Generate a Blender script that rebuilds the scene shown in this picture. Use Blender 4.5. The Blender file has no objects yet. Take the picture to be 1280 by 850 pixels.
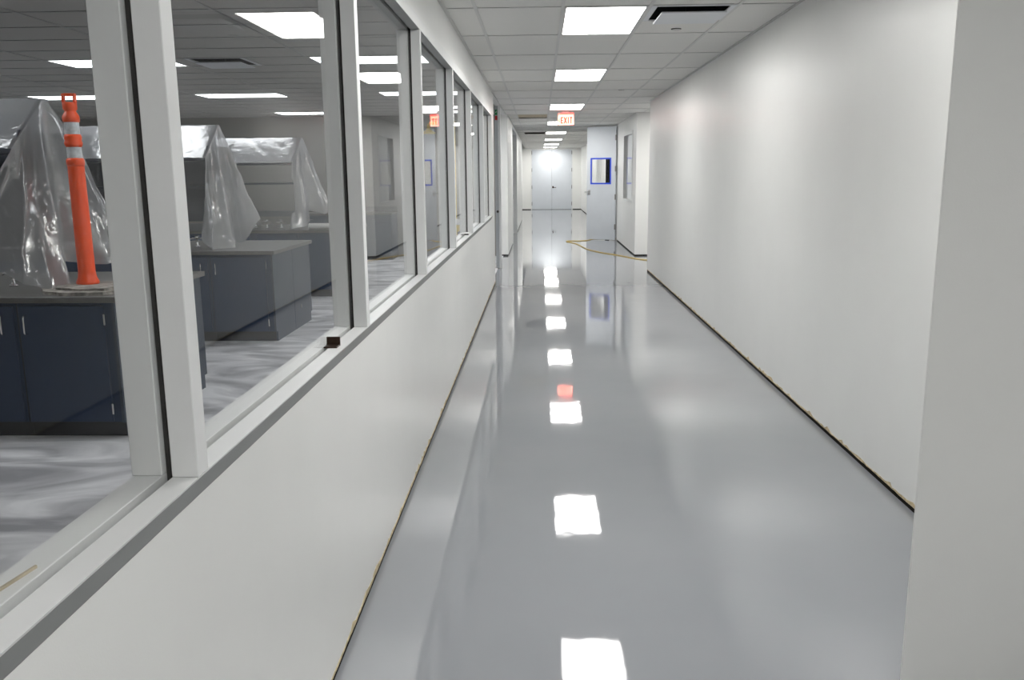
import bpy, bmesh, math, random
from mathutils import Vector, Matrix, noise

random.seed(7)
S = bpy.context.scene
COL = S.collection
PI = math.pi

# ------------------------------------------------------------------ camera
F_PX, PITCH, YAW, ROLL = 1070.755, 0.1915, -0.0336, -0.0093
CAM_H = 1.62
cp, sp, cy, sy = math.cos(PITCH), math.sin(PITCH), math.cos(YAW), math.sin(YAW)
fw = Vector((sy*cp, cy*cp, -sp))
rt0 = Vector((cy, -sy, 0.0))
up0 = rt0.cross(fw)
rt = math.cos(ROLL)*rt0 + math.sin(ROLL)*up0
up = -math.sin(ROLL)*rt0 + math.cos(ROLL)*up0
cam_d = bpy.data.cameras.new('camera')
cam = bpy.data.objects.new('camera', cam_d)
COL.objects.link(cam)
M = Matrix.Identity(4)
for i in range(3):
    M[i][0], M[i][1], M[i][2] = rt[i], up[i], -fw[i]
M[0][3], M[1][3], M[2][3] = 0.0, 0.0, CAM_H
cam.matrix_world = M
cam_d.sensor_fit = 'HORIZONTAL'
cam_d.sensor_width = 36.0
cam_d.lens = F_PX/1280.0*36.0
cam_d.clip_start = 0.02
S.camera = cam

# ------------------------------------------------------------------ world, exposure
W = bpy.data.worlds.new('world')
S.world = W
W.use_nodes = True
W.node_tree.nodes['Background'].inputs[0].default_value = (0.9, 0.95, 1.0, 1)
W.node_tree.nodes['Background'].inputs[1].default_value = 0.02
S.view_settings.view_transform = 'Standard'
S.view_settings.look = 'None'
S.view_settings.gamma = 1.0
S.view_settings.use_curve_mapping = False
S.view_settings.exposure = 1.0
CORRIDOR_LAMP = 9.0        # radiance of the corridor troffers
LAB_LAMP = 3.6             # radiance of the lab troffers
ROOM_LAMP = 2.0

# ------------------------------------------------------------------ materials
def mat(name):
    m = bpy.data.materials.new(name)
    m.use_nodes = True
    return m, m.node_tree.nodes, m.node_tree.links, m.node_tree.nodes['Principled BSDF']

def plain(name, col, rough=0.5, metal=0.0, spec=0.5, nscale=0, namt=0.0, bump=0.0, bscale=200):
    m, N, L, B = mat(name)
    B.inputs['Base Color'].default_value = (*col, 1)
    B.inputs['Roughness'].default_value = rough
    B.inputs['Metallic'].default_value = metal
    B.inputs['Specular IOR Level'].default_value = spec
    if nscale or bump:
        tc = N.new('ShaderNodeTexCoord')
    if nscale:
        n = N.new('ShaderNodeTexNoise')
        n.inputs['Scale'].default_value = nscale
        n.inputs['Detail'].default_value = 5
        L.new(tc.outputs['Object'], n.inputs['Vector'])
        r = N.new('ShaderNodeValToRGB')
        a = tuple(max(0, c*(1-namt)) for c in col)
        b = tuple(min(1, c*(1+namt)) for c in col)
        r.color_ramp.elements[0].color = (*a, 1); r.color_ramp.elements[0].position = 0.3
        r.color_ramp.elements[1].color = (*b, 1); r.color_ramp.elements[1].position = 0.7
        L.new(n.outputs['Fac'], r.inputs[0]); L.new(r.outputs[0], B.inputs['Base Color'])
    if bump:
        n2 = N.new('ShaderNodeTexNoise')
        n2.inputs['Scale'].default_value = bscale
        n2.inputs['Detail'].default_value = 2
        L.new(tc.outputs['Object'], n2.inputs['Vector'])
        bp = N.new('ShaderNodeBump')
        bp.inputs['Strength'].default_value = bump
        bp.inputs['Distance'].default_value = 0.002
        L.new(n2.outputs['Fac'], bp.inputs['Height']); L.new(bp.outputs[0], B.inputs['Normal'])
    return m

def emit(name, col, strength):
    m, N, L, B = mat(name)
    B.inputs['Base Color'].default_value = (*[min(.9, c) for c in col], 1)
    B.inputs['Emission Color'].default_value = (*col, 1)
    B.inputs['Emission Strength'].default_value = strength
    return m

MW = plain('wall_paint', (0.80, 0.805, 0.79), 0.36, spec=0.5, nscale=3, namt=0.012, bump=0.12, bscale=260)
MFR = plain('frame_paint', (0.76, 0.77, 0.77), 0.38, nscale=6, namt=0.02)
MFACE = plain('frame_dark_grey', (0.30, 0.31, 0.305), 0.45, nscale=6, namt=0.04)  # dark grey of the sill face; on the head undersides it paints shade
MDOOR = plain('door_paint', (0.60, 0.635, 0.68), 0.55, nscale=4, namt=0.02)
MGAP = plain('dark_gap', (0.012, 0.010, 0.008), 0.9, spec=0.1)
MRAW = plain('raw_gypsum_edge', (0.55, 0.46, 0.30), 0.85, nscale=30, namt=0.35)
MGASK = plain('black_gasket', (0.035, 0.033, 0.030), 0.6)
MTILE = plain('ceiling_tile', (0.74, 0.735, 0.715), 0.9, spec=0.2, nscale=160, namt=0.05, bump=0.25, bscale=320)
MTILEL = plain('dimmed_lab_tile', (0.46, 0.455, 0.44), 0.9, spec=0.2, nscale=160, namt=0.05, bump=0.25, bscale=320)  # corridor tile darkened, the lab's dimness put into its colour
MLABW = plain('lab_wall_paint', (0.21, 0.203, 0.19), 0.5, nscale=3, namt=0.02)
MBARL = plain('dimmed_lab_grid', (0.36, 0.36, 0.36), 0.5)  # grid bar grey darkened likewise for the dim lab
MBAR = plain('grid_bar_paint', (0.60, 0.60, 0.59), 0.5)
MPLEN = plain('plenum_concrete', (0.10, 0.085, 0.065), 0.9, nscale=2, namt=0.4)
MLF = plain('lamp_frame', (0.55, 0.55, 0.54), 0.45)
MDIF = emit('corridor_diffuser', (1.0, 0.985, 0.955), CORRIDOR_LAMP)
MDIFF = emit('far_corridor_diffuser', (1.0, 0.98, 0.94), CORRIDOR_LAMP*1.2)
MDIFB = emit('added_fill_diffuser', (1.0, 0.985, 0.955), CORRIDOR_LAMP*0.45)  # glow of the extra lamp added behind the camera
MDIFL = emit('lab_diffuser', (0.95, 0.98, 1.0), LAB_LAMP)
MDIFR = emit('side_diffuser', (1.0, 0.97, 0.92), ROOM_LAMP)
MSTEEL = plain('brushed_steel', (0.55, 0.55, 0.56), 0.32, metal=1.0)
MCHROME = plain('chrome', (0.75, 0.75, 0.76), 0.12, metal=1.0)
MDARKM = plain('dark_bronze', (0.05, 0.028, 0.018), 0.35, metal=0.6)
MNAVY = plain('navy_laminate', (0.019, 0.037, 0.080), 0.45, spec=0.3, nscale=5, namt=0.06)
MNAVYE = plain('slate_laminate', (0.045, 0.060, 0.086), 0.45, spec=0.3, nscale=5, namt=0.05)
MKICK = plain('kick_vinyl', (0.018, 0.019, 0.022), 0.6)
MTOP = plain('epoxy_worktop', (0.115, 0.112, 0.105), 0.36, nscale=14, namt=0.12)
MSHELF = plain('shelf_laminate', (0.035, 0.042, 0.06), 0.5)
MSHELFB = plain('shelf_metal', (0.16, 0.17, 0.185), 0.4, metal=0.4)
MORANGE = plain('orange_plastic', (1.0, 0.085, 0.005), 0.42, nscale=18, namt=0.10)
MREFL = plain('silver_reflective_band', (0.62, 0.64, 0.66), 0.3, nscale=40, namt=0.2)
MRUB = plain('dusty_rubber', (0.30, 0.28, 0.25), 0.9, nscale=22, namt=0.55, bump=0.8, bscale=60)
MYEL = plain('yellow_paint', (1.0, 0.72, 0.01), 0.35)
MHOSE = plain('yellow_rubber', (0.62, 0.44, 0.10), 0.5)
MTAPE = plain('blue_tape', (0.02, 0.07, 0.62), 0.55)
MWHT = plain('white_plastic', (0.80, 0.80, 0.78), 0.45)
MWOOD = plain('pale_wood', (0.52, 0.45, 0.33), 0.7, nscale=25, namt=0.2)
MSTG = plain('green_sticker', (0.0, 0.20, 0.05), 0.5)
MSTR = plain('red_sticker', (0.62, 0.02, 0.02), 0.5)
MSIGN = plain('sign_housing', (0.75, 0.45, 0.42), 0.4)
MSIGNP = emit('sign_panel', (1.0, 0.25, 0.16), 2.5)
MSIGNL = emit('sign_letter', (1.0, 0.035, 0.02), 0.5)
MSIGNT = emit('sign_top_glow', (1.0, 0.09, 0.07), 1.6)
MVENT = plain('vent_plate', (0.66, 0.68, 0.71), 0.4)
MDARK = plain('vent_throat', (0.02, 0.02, 0.022), 0.8)

# glossy poured floor
MFLOOR, N, L, B = mat('grey_epoxy_floor')
tc = N.new('ShaderNodeTexCoord')
n1 = N.new('ShaderNodeTexNoise'); n1.inputs['Scale'].default_value = 0.8; n1.inputs['Detail'].default_value = 6
L.new(tc.outputs['Object'], n1.inputs['Vector'])
r1 = N.new('ShaderNodeValToRGB')
r1.color_ramp.elements[0].position = 0.3; r1.color_ramp.elements[0].color = (0.300, 0.312, 0.336, 1)
r1.color_ramp.elements[1].position = 0.75; r1.color_ramp.elements[1].color = (0.340, 0.350, 0.370, 1)
L.new(n1.outputs['Fac'], r1.inputs[0]); L.new(r1.outputs[0], B.inputs['Base Color'])
B.inputs['Roughness'].default_value = 0.038
B.inputs['Specular IOR Level'].default_value = 0.55
n2 = N.new('ShaderNodeTexNoise'); n2.inputs['Scale'].default_value = 6.0; n2.inputs['Detail'].default_value = 2
L.new(tc.outputs['Object'], n2.inputs['Vector'])
bp = N.new('ShaderNodeBump'); bp.inputs['Strength'].default_value = 0.14; bp.inputs['Distance'].default_value = 0.003
L.new(n2.outputs['Fac'], bp.inputs['Height']); L.new(bp.outputs[0], B.inputs['Normal'])

# lab floor: dull sealer with wiped, dusty swirls
MFLAB, N, L, B = mat('dusty_lab_floor')
tc = N.new('ShaderNodeTexCoord')
mp = N.new('ShaderNodeMapping'); mp.inputs['Rotation'].default_value = (0, 0, 0.5); mp.inputs['Scale'].default_value = (0.6, 1.3, 1)
L.new(tc.outputs['Object'], mp.inputs['Vector'])
n1 = N.new('ShaderNodeTexNoise'); n1.inputs['Scale'].default_value = 1.6; n1.inputs['Detail'].default_value = 6
n1.inputs['Distortion'].default_value = 1.8
L.new(mp.outputs[0], n1.inputs['Vector'])
r1 = N.new('ShaderNodeValToRGB')
r1.color_ramp.elements[0].position = 0.36; r1.color_ramp.elements[0].color = (0.36, 0.36, 0.38, 1)
r1.color_ramp.elements[1].position = 0.63; r1.color_ramp.elements[1].color = (0.92, 0.92, 0.94, 1)
L.new(n1.outputs['Fac'], r1.inputs[0]); L.new(r1.outputs[0], B.inputs['Base Color'])
B.inputs['Roughness'].default_value = 0.35

# clear sheet glass: see-through with a Fresnel mirror from both faces
def glass(name, tint):
    m, N, L, B = mat(name)
    N.remove(B)
    out = N['Material Output']
    geo = N.new('ShaderNodeNewGeometry')
    dot = N.new('ShaderNodeVectorMath'); dot.operation = 'DOT_PRODUCT'
    L.new(geo.outputs['Incoming'], dot.inputs[0]); L.new(geo.outputs['Normal'], dot.inputs[1])
    ab = N.new('ShaderNodeMath'); ab.operation = 'ABSOLUTE'; L.new(dot.outputs['Value'], ab.inputs[0])
    om = N.new('ShaderNodeMath'); om.operation = 'SUBTRACT'; om.inputs[0].default_value = 1.0; L.new(ab.outputs[0], om.inputs[1])
    pw = N.new('ShaderNodeMath'); pw.operation = 'POWER'; pw.inputs[1].default_value = 6.0; L.new(om.outputs[0], pw.inputs[0])
    ma = N.new('ShaderNodeMath'); ma.operation = 'MULTIPLY_ADD'; ma.inputs[1].default_value = 0.6; ma.inputs[2].default_value = 0.006
    L.new(pw.outputs[0], ma.inputs[0])
    tr = N.new('ShaderNodeBsdfTransparent'); tr.inputs[0].default_value = (*tint, 1)
    gl = N.new('ShaderNodeBsdfGlossy'); gl.inputs['Roughness'].default_value = 0.0; gl.inputs[0].default_value = (1, 1, 1, 1)
    mx = N.new('ShaderNodeMixShader')
    L.new(ma.outputs[0], mx.inputs[0]); L.new(tr.outputs[0], mx.inputs[1]); L.new(gl.outputs[0], mx.inputs[2])
    L.new(mx.outputs[0], out.inputs['Surface'])
    return m
MGLASS = glass('clear_glass', (0.985, 0.988, 0.987))

# thin milky polythene
MPLAS, N, L, B = mat('milky_polythene')
N.remove(B)
tc = N.new('ShaderNodeTexCoord')
n1 = N.new('ShaderNodeTexNoise'); n1.inputs['Scale'].default_value = 9; n1.inputs['Detail'].default_value = 4; n1.inputs['Distortion'].default_value = 1.2
L.new(tc.outputs['Object'], n1.inputs['Vector'])
bp = N.new('ShaderNodeBump'); bp.inputs['Strength'].default_value = 0.6; bp.inputs['Distance'].default_value = 0.012
n3 = N.new('ShaderNodeTexNoise'); n3.noise_type = 'RIDGED_MULTIFRACTAL'; n3.inputs['Scale'].default_value = 5; n3.inputs['Detail'].default_value = 3; n3.inputs['Distortion'].default_value = 0.4
mp3 = N.new('ShaderNodeMapping'); mp3.inputs['Rotation'].default_value = (0.3, 0.2, 0); mp3.inputs['Scale'].default_value = (1.0, 1.3, 0.5)
L.new(tc.outputs['Object'], mp3.inputs['Vector']); L.new(mp3.outputs[0], n3.inputs['Vector'])
ad = N.new('ShaderNodeMath'); ad.operation = 'MULTIPLY_ADD'; ad.inputs[1].default_value = 0.35
L.new(n3.outputs['Fac'], ad.inputs[0]); L.new(n1.outputs['Fac'], ad.inputs[2]); L.new(ad.outputs[0], bp.inputs['Height'])
tr = N.new('ShaderNodeBsdfTransparent'); tr.inputs[0].default_value = (0.95, 0.95, 0.96, 1)
df = N.new('ShaderNodeBsdfDiffuse'); df.inputs[0].default_value = (0.82, 0.82, 0.85, 1); L.new(bp.outputs[0], df.inputs['Normal'])
tl = N.new('ShaderNodeBsdfTranslucent'); tl.inputs[0].default_value = (0.82, 0.82, 0.85, 1); L.new(bp.outputs[0], tl.inputs['Normal'])
gl = N.new('ShaderNodeBsdfGlossy'); gl.inputs['Roughness'].default_value = 0.15; L.new(bp.outputs[0], gl.inputs['Normal'])
m1 = N.new('ShaderNodeMixShader'); m1.inputs[0].default_value = 0.5; L.new(df.outputs[0], m1.inputs[1]); L.new(tl.outputs[0], m1.inputs[2])
m2 = N.new('ShaderNodeMixShader'); m2.inputs[0].default_value = 0.34; L.new(tr.outputs[0], m2.inputs[1]); L.new(m1.outputs[0], m2.inputs[2])
m3 = N.new('ShaderNodeMixShader'); m3.inputs[0].default_value = 0.19; L.new(m2.outputs[0], m3.inputs[1]); L.new(gl.outputs[0], m3.inputs[2])
L.new(m3.outputs[0], N['Material Output'].inputs['Surface'])

# ------------------------------------------------------------------ helpers
def BM():
    return bmesh.new()

def box(bm, x0, x1, y0, y1, z0, z1, bev=0.0):
    t = bmesh.new()
    bmesh.ops.create_cube(t, size=1.0)
    for v in t.verts:
        v.co = Vector(((x0+x1)/2+v.co.x*(x1-x0), (y0+y1)/2+v.co.y*(y1-y0), (z0+z1)/2+v.co.z*(z1-z0)))
    if bev:
        bmesh.ops.bevel(t, geom=t.edges[:], offset=bev, segments=1, affect='EDGES')
    merge(bm, t)
    return bm

def merge(bm, t):
    me = bpy.data.meshes.new('tmp')
    t.to_mesh(me); t.free()
    bm.from_mesh(me)
    bpy.data.meshes.remove(me)

def prism(bm, pts, axis, a0, a1):
    """extrude a 2-D outline along an axis ('x','y','z')"""
    def P(p, a):
        return {'x': (a, p[0], p[1]), 'y': (p[0], a, p[1]), 'z': (p[0], p[1], a)}[axis]
    v0 = [bm.verts.new(P(p, a0)) for p in pts]
    v1 = [bm.verts.new(P(p, a1)) for p in pts]
    n = len(pts)
    bm.faces.new(v0); bm.faces.new(v1[::-1])
    for i in range(n):
        bm.faces.new((v0[i], v0[(i+1) % n], v1[(i+1) % n], v1[i]))
    bmesh.ops.recalc_face_normals(bm, faces=bm.faces[:])
    return bm

def tube(bm, pts, r, seg=10):
    pts = [Vector(p) for p in pts]
    rings = []
    for i, p in enumerate(pts):
        d = (pts[min(i+1, len(pts)-1)]-pts[max(i-1, 0)]).normalized()
        a = d.orthogonal().normalized() if i == 0 else (rings[-1][1] - d*rings[-1][1].dot(d)).normalized()
        b = d.cross(a)
        rings.append(([bm.verts.new(p+r*(math.cos(2*PI*k/seg)*a+math.sin(2*PI*k/seg)*b)) for k in range(seg)], a))
    for i in range(len(rings)-1):
        A, Bv = rings[i][0], rings[i+1][0]
        for k in range(seg):
            bm.faces.new((A[k], A[(k+1) % seg], Bv[(k+1) % seg], Bv[k]))
    bm.faces.new(rings[0][0][::-1]); bm.faces.new(rings[-1][0])
    bmesh.ops.recalc_face_normals(bm, faces=bm.faces[:])
    return bm

def lathe(bm, prof, cx=0, cy=0, seg=24, sx=1, sy=1):
    rings = [[bm.verts.new((cx+r*sx*math.cos(2*PI*k/seg), cy+r*sy*math.sin(2*PI*k/seg), z)) for k in range(seg)] for r, z in prof]
    for i in range(len(rings)-1):
        for k in range(seg):
            bm.faces.new((rings[i][k], rings[i][(k+1) % seg], rings[i+1][(k+1) % seg], rings[i+1][k]))
    bm.faces.new(rings[0][::-1]); bm.faces.new(rings[-1])
    bmesh.ops.recalc_face_normals(bm, faces=bm.faces[:])
    return bm

ORIGIN = {}
def worldloc(o):
    return ORIGIN.get(o.name, Vector((0, 0, 0)))

def obj(name, bm, m, parent=None, label=None, smooth=False):
    """one mesh object; the bmesh is in world coordinates"""
    off = worldloc(parent) if parent else Vector((0, 0, 0))
    if off.length:
        bmesh.ops.translate(bm, verts=bm.verts[:], vec=-off)
    me = bpy.data.meshes.new(name)
    bm.to_mesh(me); bm.free()
    me.materials.append(m)
    if smooth:
        for p in me.polygons:
            p.use_smooth = True
    o = bpy.data.objects.new(name, me)
    COL.objects.link(o)
    if parent:
        o.parent = parent
    ORIGIN[o.name] = off
    if label:
        o['label'] = label
    return o

def thing(name, label, cat, loc=(0, 0, 0), group=None):
    o = bpy.data.objects.new(name, None)
    o.empty_display_size = 0.1
    COL.objects.link(o)
    o.location = loc
    ORIGIN[o.name] = Vector(loc)
    o['label'] = label; o['category'] = cat
    if group:
        o['group'] = group
    return o

def tag(o, label, cat, group=None):
    o['label'] = label; o['category'] = cat
    if group:
        o['group'] = group
    return o

def struct(name, bm, m, label=None):
    o = obj(name, bm, m)
    o['kind'] = 'structure'
    if label:
        o['label'] = label
    return o

def struct_empty(name, label, loc=(0, 0, 0)):
    o = bpy.data.objects.new(name, None)
    COL.objects.link(o)
    o.location = loc
    ORIGIN[o.name] = Vector(loc)
    o['kind'] = 'structure'; o['label'] = label
    return o

def dup(root, loc, label=None, group=None, rotz=0.0):
    r = root.copy(); COL.objects.link(r)
    r.location = loc; r.rotation_euler = (0, 0, rotz)
    if label:
        r['label'] = label
    if group:
        r['group'] = group
    for ch in list(root.children):
        c = ch.copy(); COL.objects.link(c); c.parent = r
        for g in ch.children:
            d = g.copy(); COL.objects.link(d); d.parent = c
    return r

# ------------------------------------------------------------------ setting: dimensions
XL, XR = -0.674, 1.792        # corridor wall faces
XLB = -0.758                  # lab face of the window wall
XR2 = 1.872                   # right wall face beyond the side passage
CEIL = 2.755
TOP = 3.25                    # walls run up past the hung ceiling
GAP = 0.029                   # unfinished joint under the wallboard
YE = 39.65                    # far wall
YL = 17.25                    # lab back wall
SILL, HEAD = 1.062, 2.392
Y_WIN0, Y_WIN1 = -0.30, 11.89
Y_LEND = 12.86

# floors
b = BM(); box(b, -0.735, 6.3, -3.2, 40.0, -0.12, 0.0)
struct('floor', b, MFLOOR, 'glossy poured grey corridor floor mirroring the ceiling lights')
b = BM(); box(b, -11.3, -0.735, -3.2, 17.4, -0.12, 0.0)
struct('floor.001', b, MFLAB, 'dusty grey lab floor with pale wiped swirls')
b = BM(); box(b, -2.2, -0.735, 17.4, 40.0, -0.12, 0.0)
struct('floor.002', b, MFLOOR)

# left window wall
b = BM()
box(b, XLB, XL, -3.0, Y_WIN1+0.05, GAP, 1.003)
box(b, XLB, XL, -3.0, Y_WIN1+0.05, 2.458, TOP)
box(b, XLB, XL, -3.0, Y_WIN0, 1.003, 2.458)
box(b, XLB, XL, Y_WIN1+0.05, Y_LEND, GAP, TOP)
wl = struct('wall_left', b, MW, 'white painted low wall and header of the window wall')
b = BM(); box(b, XLB+0.012, XL-0.003, -3.0, Y_LEND-0.003, 0.0, GAP); obj('base_gap', b, MGAP, wl)

# lab back wall, whose end shows in the corridor, then the left wall beyond it
XL2 = -0.634
b = BM()
box(b, -0.80, XL2, YL, YL+0.14, GAP, TOP)
box(b, -0.80, XL2, YL+0.14, 20.3, GAP, TOP)
box(b, -0.80, XL2, 20.3, 23.9, 2.70, TOP)
box(b, -0.80, XL2, 23.9, 30.8, GAP, TOP)
box(b, -0.93, -0.80, 30.66, YE, GAP, TOP)
w2 = struct('wall_left.001', b, MW, 'white wall on the left beyond the lab doorway')
b = BM()
box(b, -0.80, XL2-0.012, YL+0.012, YL+0.128, 0, GAP)
box(b, -0.79, XL2-0.012, YL+0.13, 20.29, 0, GAP)
box(b, -0.79, XL2-0.012, 23.91, 30.79, 0, GAP)
box(b, -0.92, -0.812, 30.7, YE, 0, GAP)
obj('base_gap', b, MGAP, w2)

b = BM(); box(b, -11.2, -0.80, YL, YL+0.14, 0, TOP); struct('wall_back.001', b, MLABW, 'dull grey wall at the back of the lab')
# right wall, side passage, right wall beyond
b = BM()
box(b, XR, XR+0.14, 2.3, 14.40, GAP, TOP)
wr = struct('wall_right', b, MW, 'long white painted wall on the right, satin sheen')
b = BM(); box(b, XR+0.003, XR+0.12, 2.3, 14.388, 0, GAP); obj('base_gap', b, MGAP, wr)
PX, PY = 1.126, 2.474
b = BM(); prism(b, [(PX, PY), (PX+0.004, PY-0.003), (2.7, PY-0.003), (2.7, 3.2), (1.62, 3.2)], 'z', 0.0, TOP)
struct('wall_right.001', b, MW, 'pale grey wall return jutting out at the right edge')
b = BM(); box(b, 2.7, 2.84, -3.14, 3.2, 0.0, TOP); struct('wall_right.006', b, MW)

def wall_with_holes(bm, x0, x1, y0, y1, z0, z1, holes):
    """holes: (ya, yb, za, zb) sorted along y"""
    y = y0
    for ya, yb, za, zb in holes:
        if ya > y:
            box(bm, x0, x1, y, ya, z0, z1)
        if za > z0:
            box(bm, x0, x1, ya, yb, z0, za)
        if zb < z1:
            box(bm, x0, x1, ya, yb, zb, z1)
        y = yb
    if y1 > y:
        box(bm, x0, x1, y, y1, z0, z1)

RW = (17.70, 19.52, 1.02, 2.455)      # office window in the right wall
b = BM()
box(b, XR2, 6.2, 17.06, 17.20, GAP, TOP)
wall_with_holes(b, XR2, XR2+0.14, 17.20, YE, GAP, TOP,
                [RW, (21.12, 22.0, GAP, 2.72), (23.2, 24.8, GAP, 2.72)])
w3 = struct('wall_right.002', b, MW, 'white wall with office window beyond the side passage')
b = BM()
box(b, XR2+0.012, 6.2, 17.072, 17.19, 0, GAP)
for ya, yb in ((17.1, 21.11), (22.01, 23.19), (24.81, YE)):
    box(b, XR2+0.012, XR2+0.12, ya, yb, 0, GAP)
obj('base_gap', b, MGAP, w3)
# side passage end, its near side, dark office behind the right wall
b = BM(); box(b, 6.2, 6.34, 14.2, 31.0, 0, TOP); struct('wall_right.003', b, MW)
b = BM(); box(b, XR+0.14, 6.2, 14.26, 14.40, 0, TOP); struct('wall_right.004', b, MW)
b = BM(); box(b, XR2+0.14, 6.2, 22.5, 22.64, 0, TOP); struct('wall_right.005', b, MW)
# far wall and the wall behind the camera
b = BM()
box(b, -0.93, -0.405, YE, YE+0.14, GAP, TOP); box(b, 1.495, 2.1, YE, YE+0.14, GAP, TOP); box(b, -0.405, 1.495, YE, YE+0.14, 2.71, TOP)
wf = struct('wall_back', b, MW, 'white end wall around the far double doors')
b = BM(); box(b, -0.92, -0.41, YE+0.012, YE+0.12, 0, GAP); box(b, 1.5, 2.0, YE+0.012, YE+0.12, 0, GAP); obj('base_gap', b, MGAP, wf)
b = BM(); box(b, -11.2, 2.84, -3.14, -3.0, 0, TOP); struct('wall_front', b, MW)
b = BM(); box(b, -11.34, -11.2, -3.14, YL+0.14, 0, TOP); struct('wall_left.002', b, MW)

# ragged unpainted wallboard edge along the floor joint
def ragged(name, x, side, y0, y1, step, seed, along='y'):
    random.seed(seed)
    bm = BM(); prev = None; y = y0; n = 0
    while y < y1+1e-6:
        h = GAP + 0.002 + 0.012*abs(noise.noise(Vector((y*3.1, seed, 0)))) + (random.random()**5)*0.022
        dz = -0.004*random.random()
        pts = [(x, GAP+dz-0.001), (x+side*0.003, GAP+dz-0.001), (x+side*0.003, h), (x, h)]
        vs = [bm.verts.new((p[0], y, p[1]) if along == 'y' else (y, p[0], p[1])) for p in pts]
        if prev:
            for k in range(4):
                bm.faces.new((prev[k], prev[(k+1) % 4], vs[(k+1) % 4], vs[k]))
        else:
            bm.faces.new(vs)
        prev = vs; y += step*(0.4+1.2*random.random())
    bm.faces.new(prev[::-1])
    bmesh.ops.recalc_face_normals(bm, faces=bm.faces[:])
    o = struct(name, bm, MRAW, None)
    return o
ragged('trim_1', XL, 1, 0.3, 12.8, 0.05, 1)['label'] = 'torn unpainted wallboard edge under the window wall'
ragged('trim_2', XR, -1, 2.5, 14.38, 0.05, 2)['label'] = 'torn unpainted wallboard edge along the right wall'

# ------------------------------------------------------------------ ceilings
NAME_TILE = 'ceiling_tile'
def tile_mesh(w, l, m):
    bm = BM(); g = 0.011
    box(bm, -w/2+g, w/2-g, -l/2+g, l/2-g, 0.0, 0.014, 0.0)
    me = bpy.data.meshes.new('tile_%d' % int(w*1000))
    bm.to_mesh(me); bm.free(); me.materials.append(m)
    return me

TZ = CEIL+0.005
cache = {}
def put_tile(parent, x0, x1, y0, y1):
    w, l = round(x1-x0, 3), round(y1-y0, 3)
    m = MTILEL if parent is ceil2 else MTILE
    if (w, l, m.name) not in cache:
        cache[(w, l, m.name)] = tile_mesh(w, l, m)
    o = bpy.data.objects.new(NAME_TILE, cache[(w, l, m.name)])
    COL.objects.link(o); o.parent = parent
    o.location = ((x0+x1)/2, (y0+y1)/2, TZ+0.0006*random.random())
    o.rotation_euler = (0.0008*random.uniform(-1, 1), 0.0008*random.uniform(-1, 1), 0)

b = BM(); box(b, -2.2, 6.3, -3.0, 40.0, TOP, TOP+0.1)
ceil = struct('ceiling', b, MPLEN, 'hung corridor ceiling of long white tiles in a metal grid')
b = BM(); box(b, -11.3, -2.2, -3.0, 17.4, TOP, TOP+0.1)
ceil2 = struct('ceiling.001', b, MPLEN, 'hung lab ceiling of white tiles, dimness painted in grey')

XC = [XL, -0.446, 0.164, 0.774, 1.384]
Y0G = 6.303
rows = [Y0G+1.22*k for k in range(-7, 29)]
def xr_at(ya):
    if ya < 1.0:
        return 2.7
    return XR2 if ya > 17.0 else XR
LIGHT_ROWS = [-6, -3, 0, 3, 7, 11, 15, 19, 23, 26]
OPEN_ROWS = [9, 15]
random.seed(3)
def ylight(k):
    return Y0G+1.22*k
for i in range(len(rows)-1):
    k = i-7
    ya, yb = rows[i], min(rows[i+1], YE)
    if ya >= YE-0.05 or yb < -2.5:
        continue
    xs = XC+([1.994, 2.7] if ya < 1.0 else [xr_at(ya)])
    if k in (6, 7):                     # rows crossing the side passage mouth
        xs = XC+[1.994, 2.604, 3.214, 3.824]
    if k == 8:
        xs = XC+[1.994, 2.604, 3.214, 3.824]
    for c in range(len(xs)-1):
        if (c == 2 and k in LIGHT_ROWS) or (c == 4 and k == -6):
            continue
        if c == 1 and k in OPEN_ROWS:
            continue
        if c == 3 and k == 0:           # the tile cut for the air diffuser
            put_tile(ceil, xs[c], xs[c+1], ya+0.61, yb)
            continue
        y_a, y_b = ya, yb
        if c >= 4 and k == 6:
            if c == 4:
                put_tile(ceil, xs[c], XR, ya, 14.40); put_tile(ceil, xs[c], xs[c+1], 14.40, yb); continue
            y_a = 14.40
        if c >= 4 and k == 8:
            y_b = 17.06
            if c == 4:
                put_tile(ceil, xs[c], XR2, 17.06, yb)
        if y_b-y_a > 0.05:
            put_tile(ceil, xs[c], xs[c+1], y_a, y_b)

g = 0.012
b = BM()
for x in XC[1:]:
    box(b, x-g, x+g, -2.5, YE, CEIL, CEIL+0.004)
obj('main_grid_bar', b, MBAR, ceil)
b = BM()
for y in rows:
    if -2.5 < y < YE-0.05:
        x1 = 3.9 if 14.45 < y < 17.0 else xr_at(y)
        box(b, XL, x1, y-g, y+g, CEIL+0.0005, CEIL+0.004)
for x in (1.994, 2.604, 3.214):
    box(b, x-g, x+g, 14.42, 17.04, CEIL, CEIL+0.004)
box(b, XC[3], XC[4], Y0G+0.61-g, Y0G+0.61+g, CEIL+0.0005, CEIL+0.004)
obj('cross_grid_bar', b, MBAR, ceil)
b = BM()
box(b, XL, XL+0.022, -2.5, Y_LEND, CEIL-0.003, CEIL+0.012)
box(b, XR-0.022, XR, 2.5, 14.4, CEIL-0.003, CEIL+0.012)
box(b, XL2, XL2+0.022, YL, 30.8, CEIL-0.003, CEIL+0.012)
box(b, XR2-0.022, XR2, 17.2, YE, CEIL-0.003, CEIL+0.012)
obj('wall_angle', b, MBAR, ceil)

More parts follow.
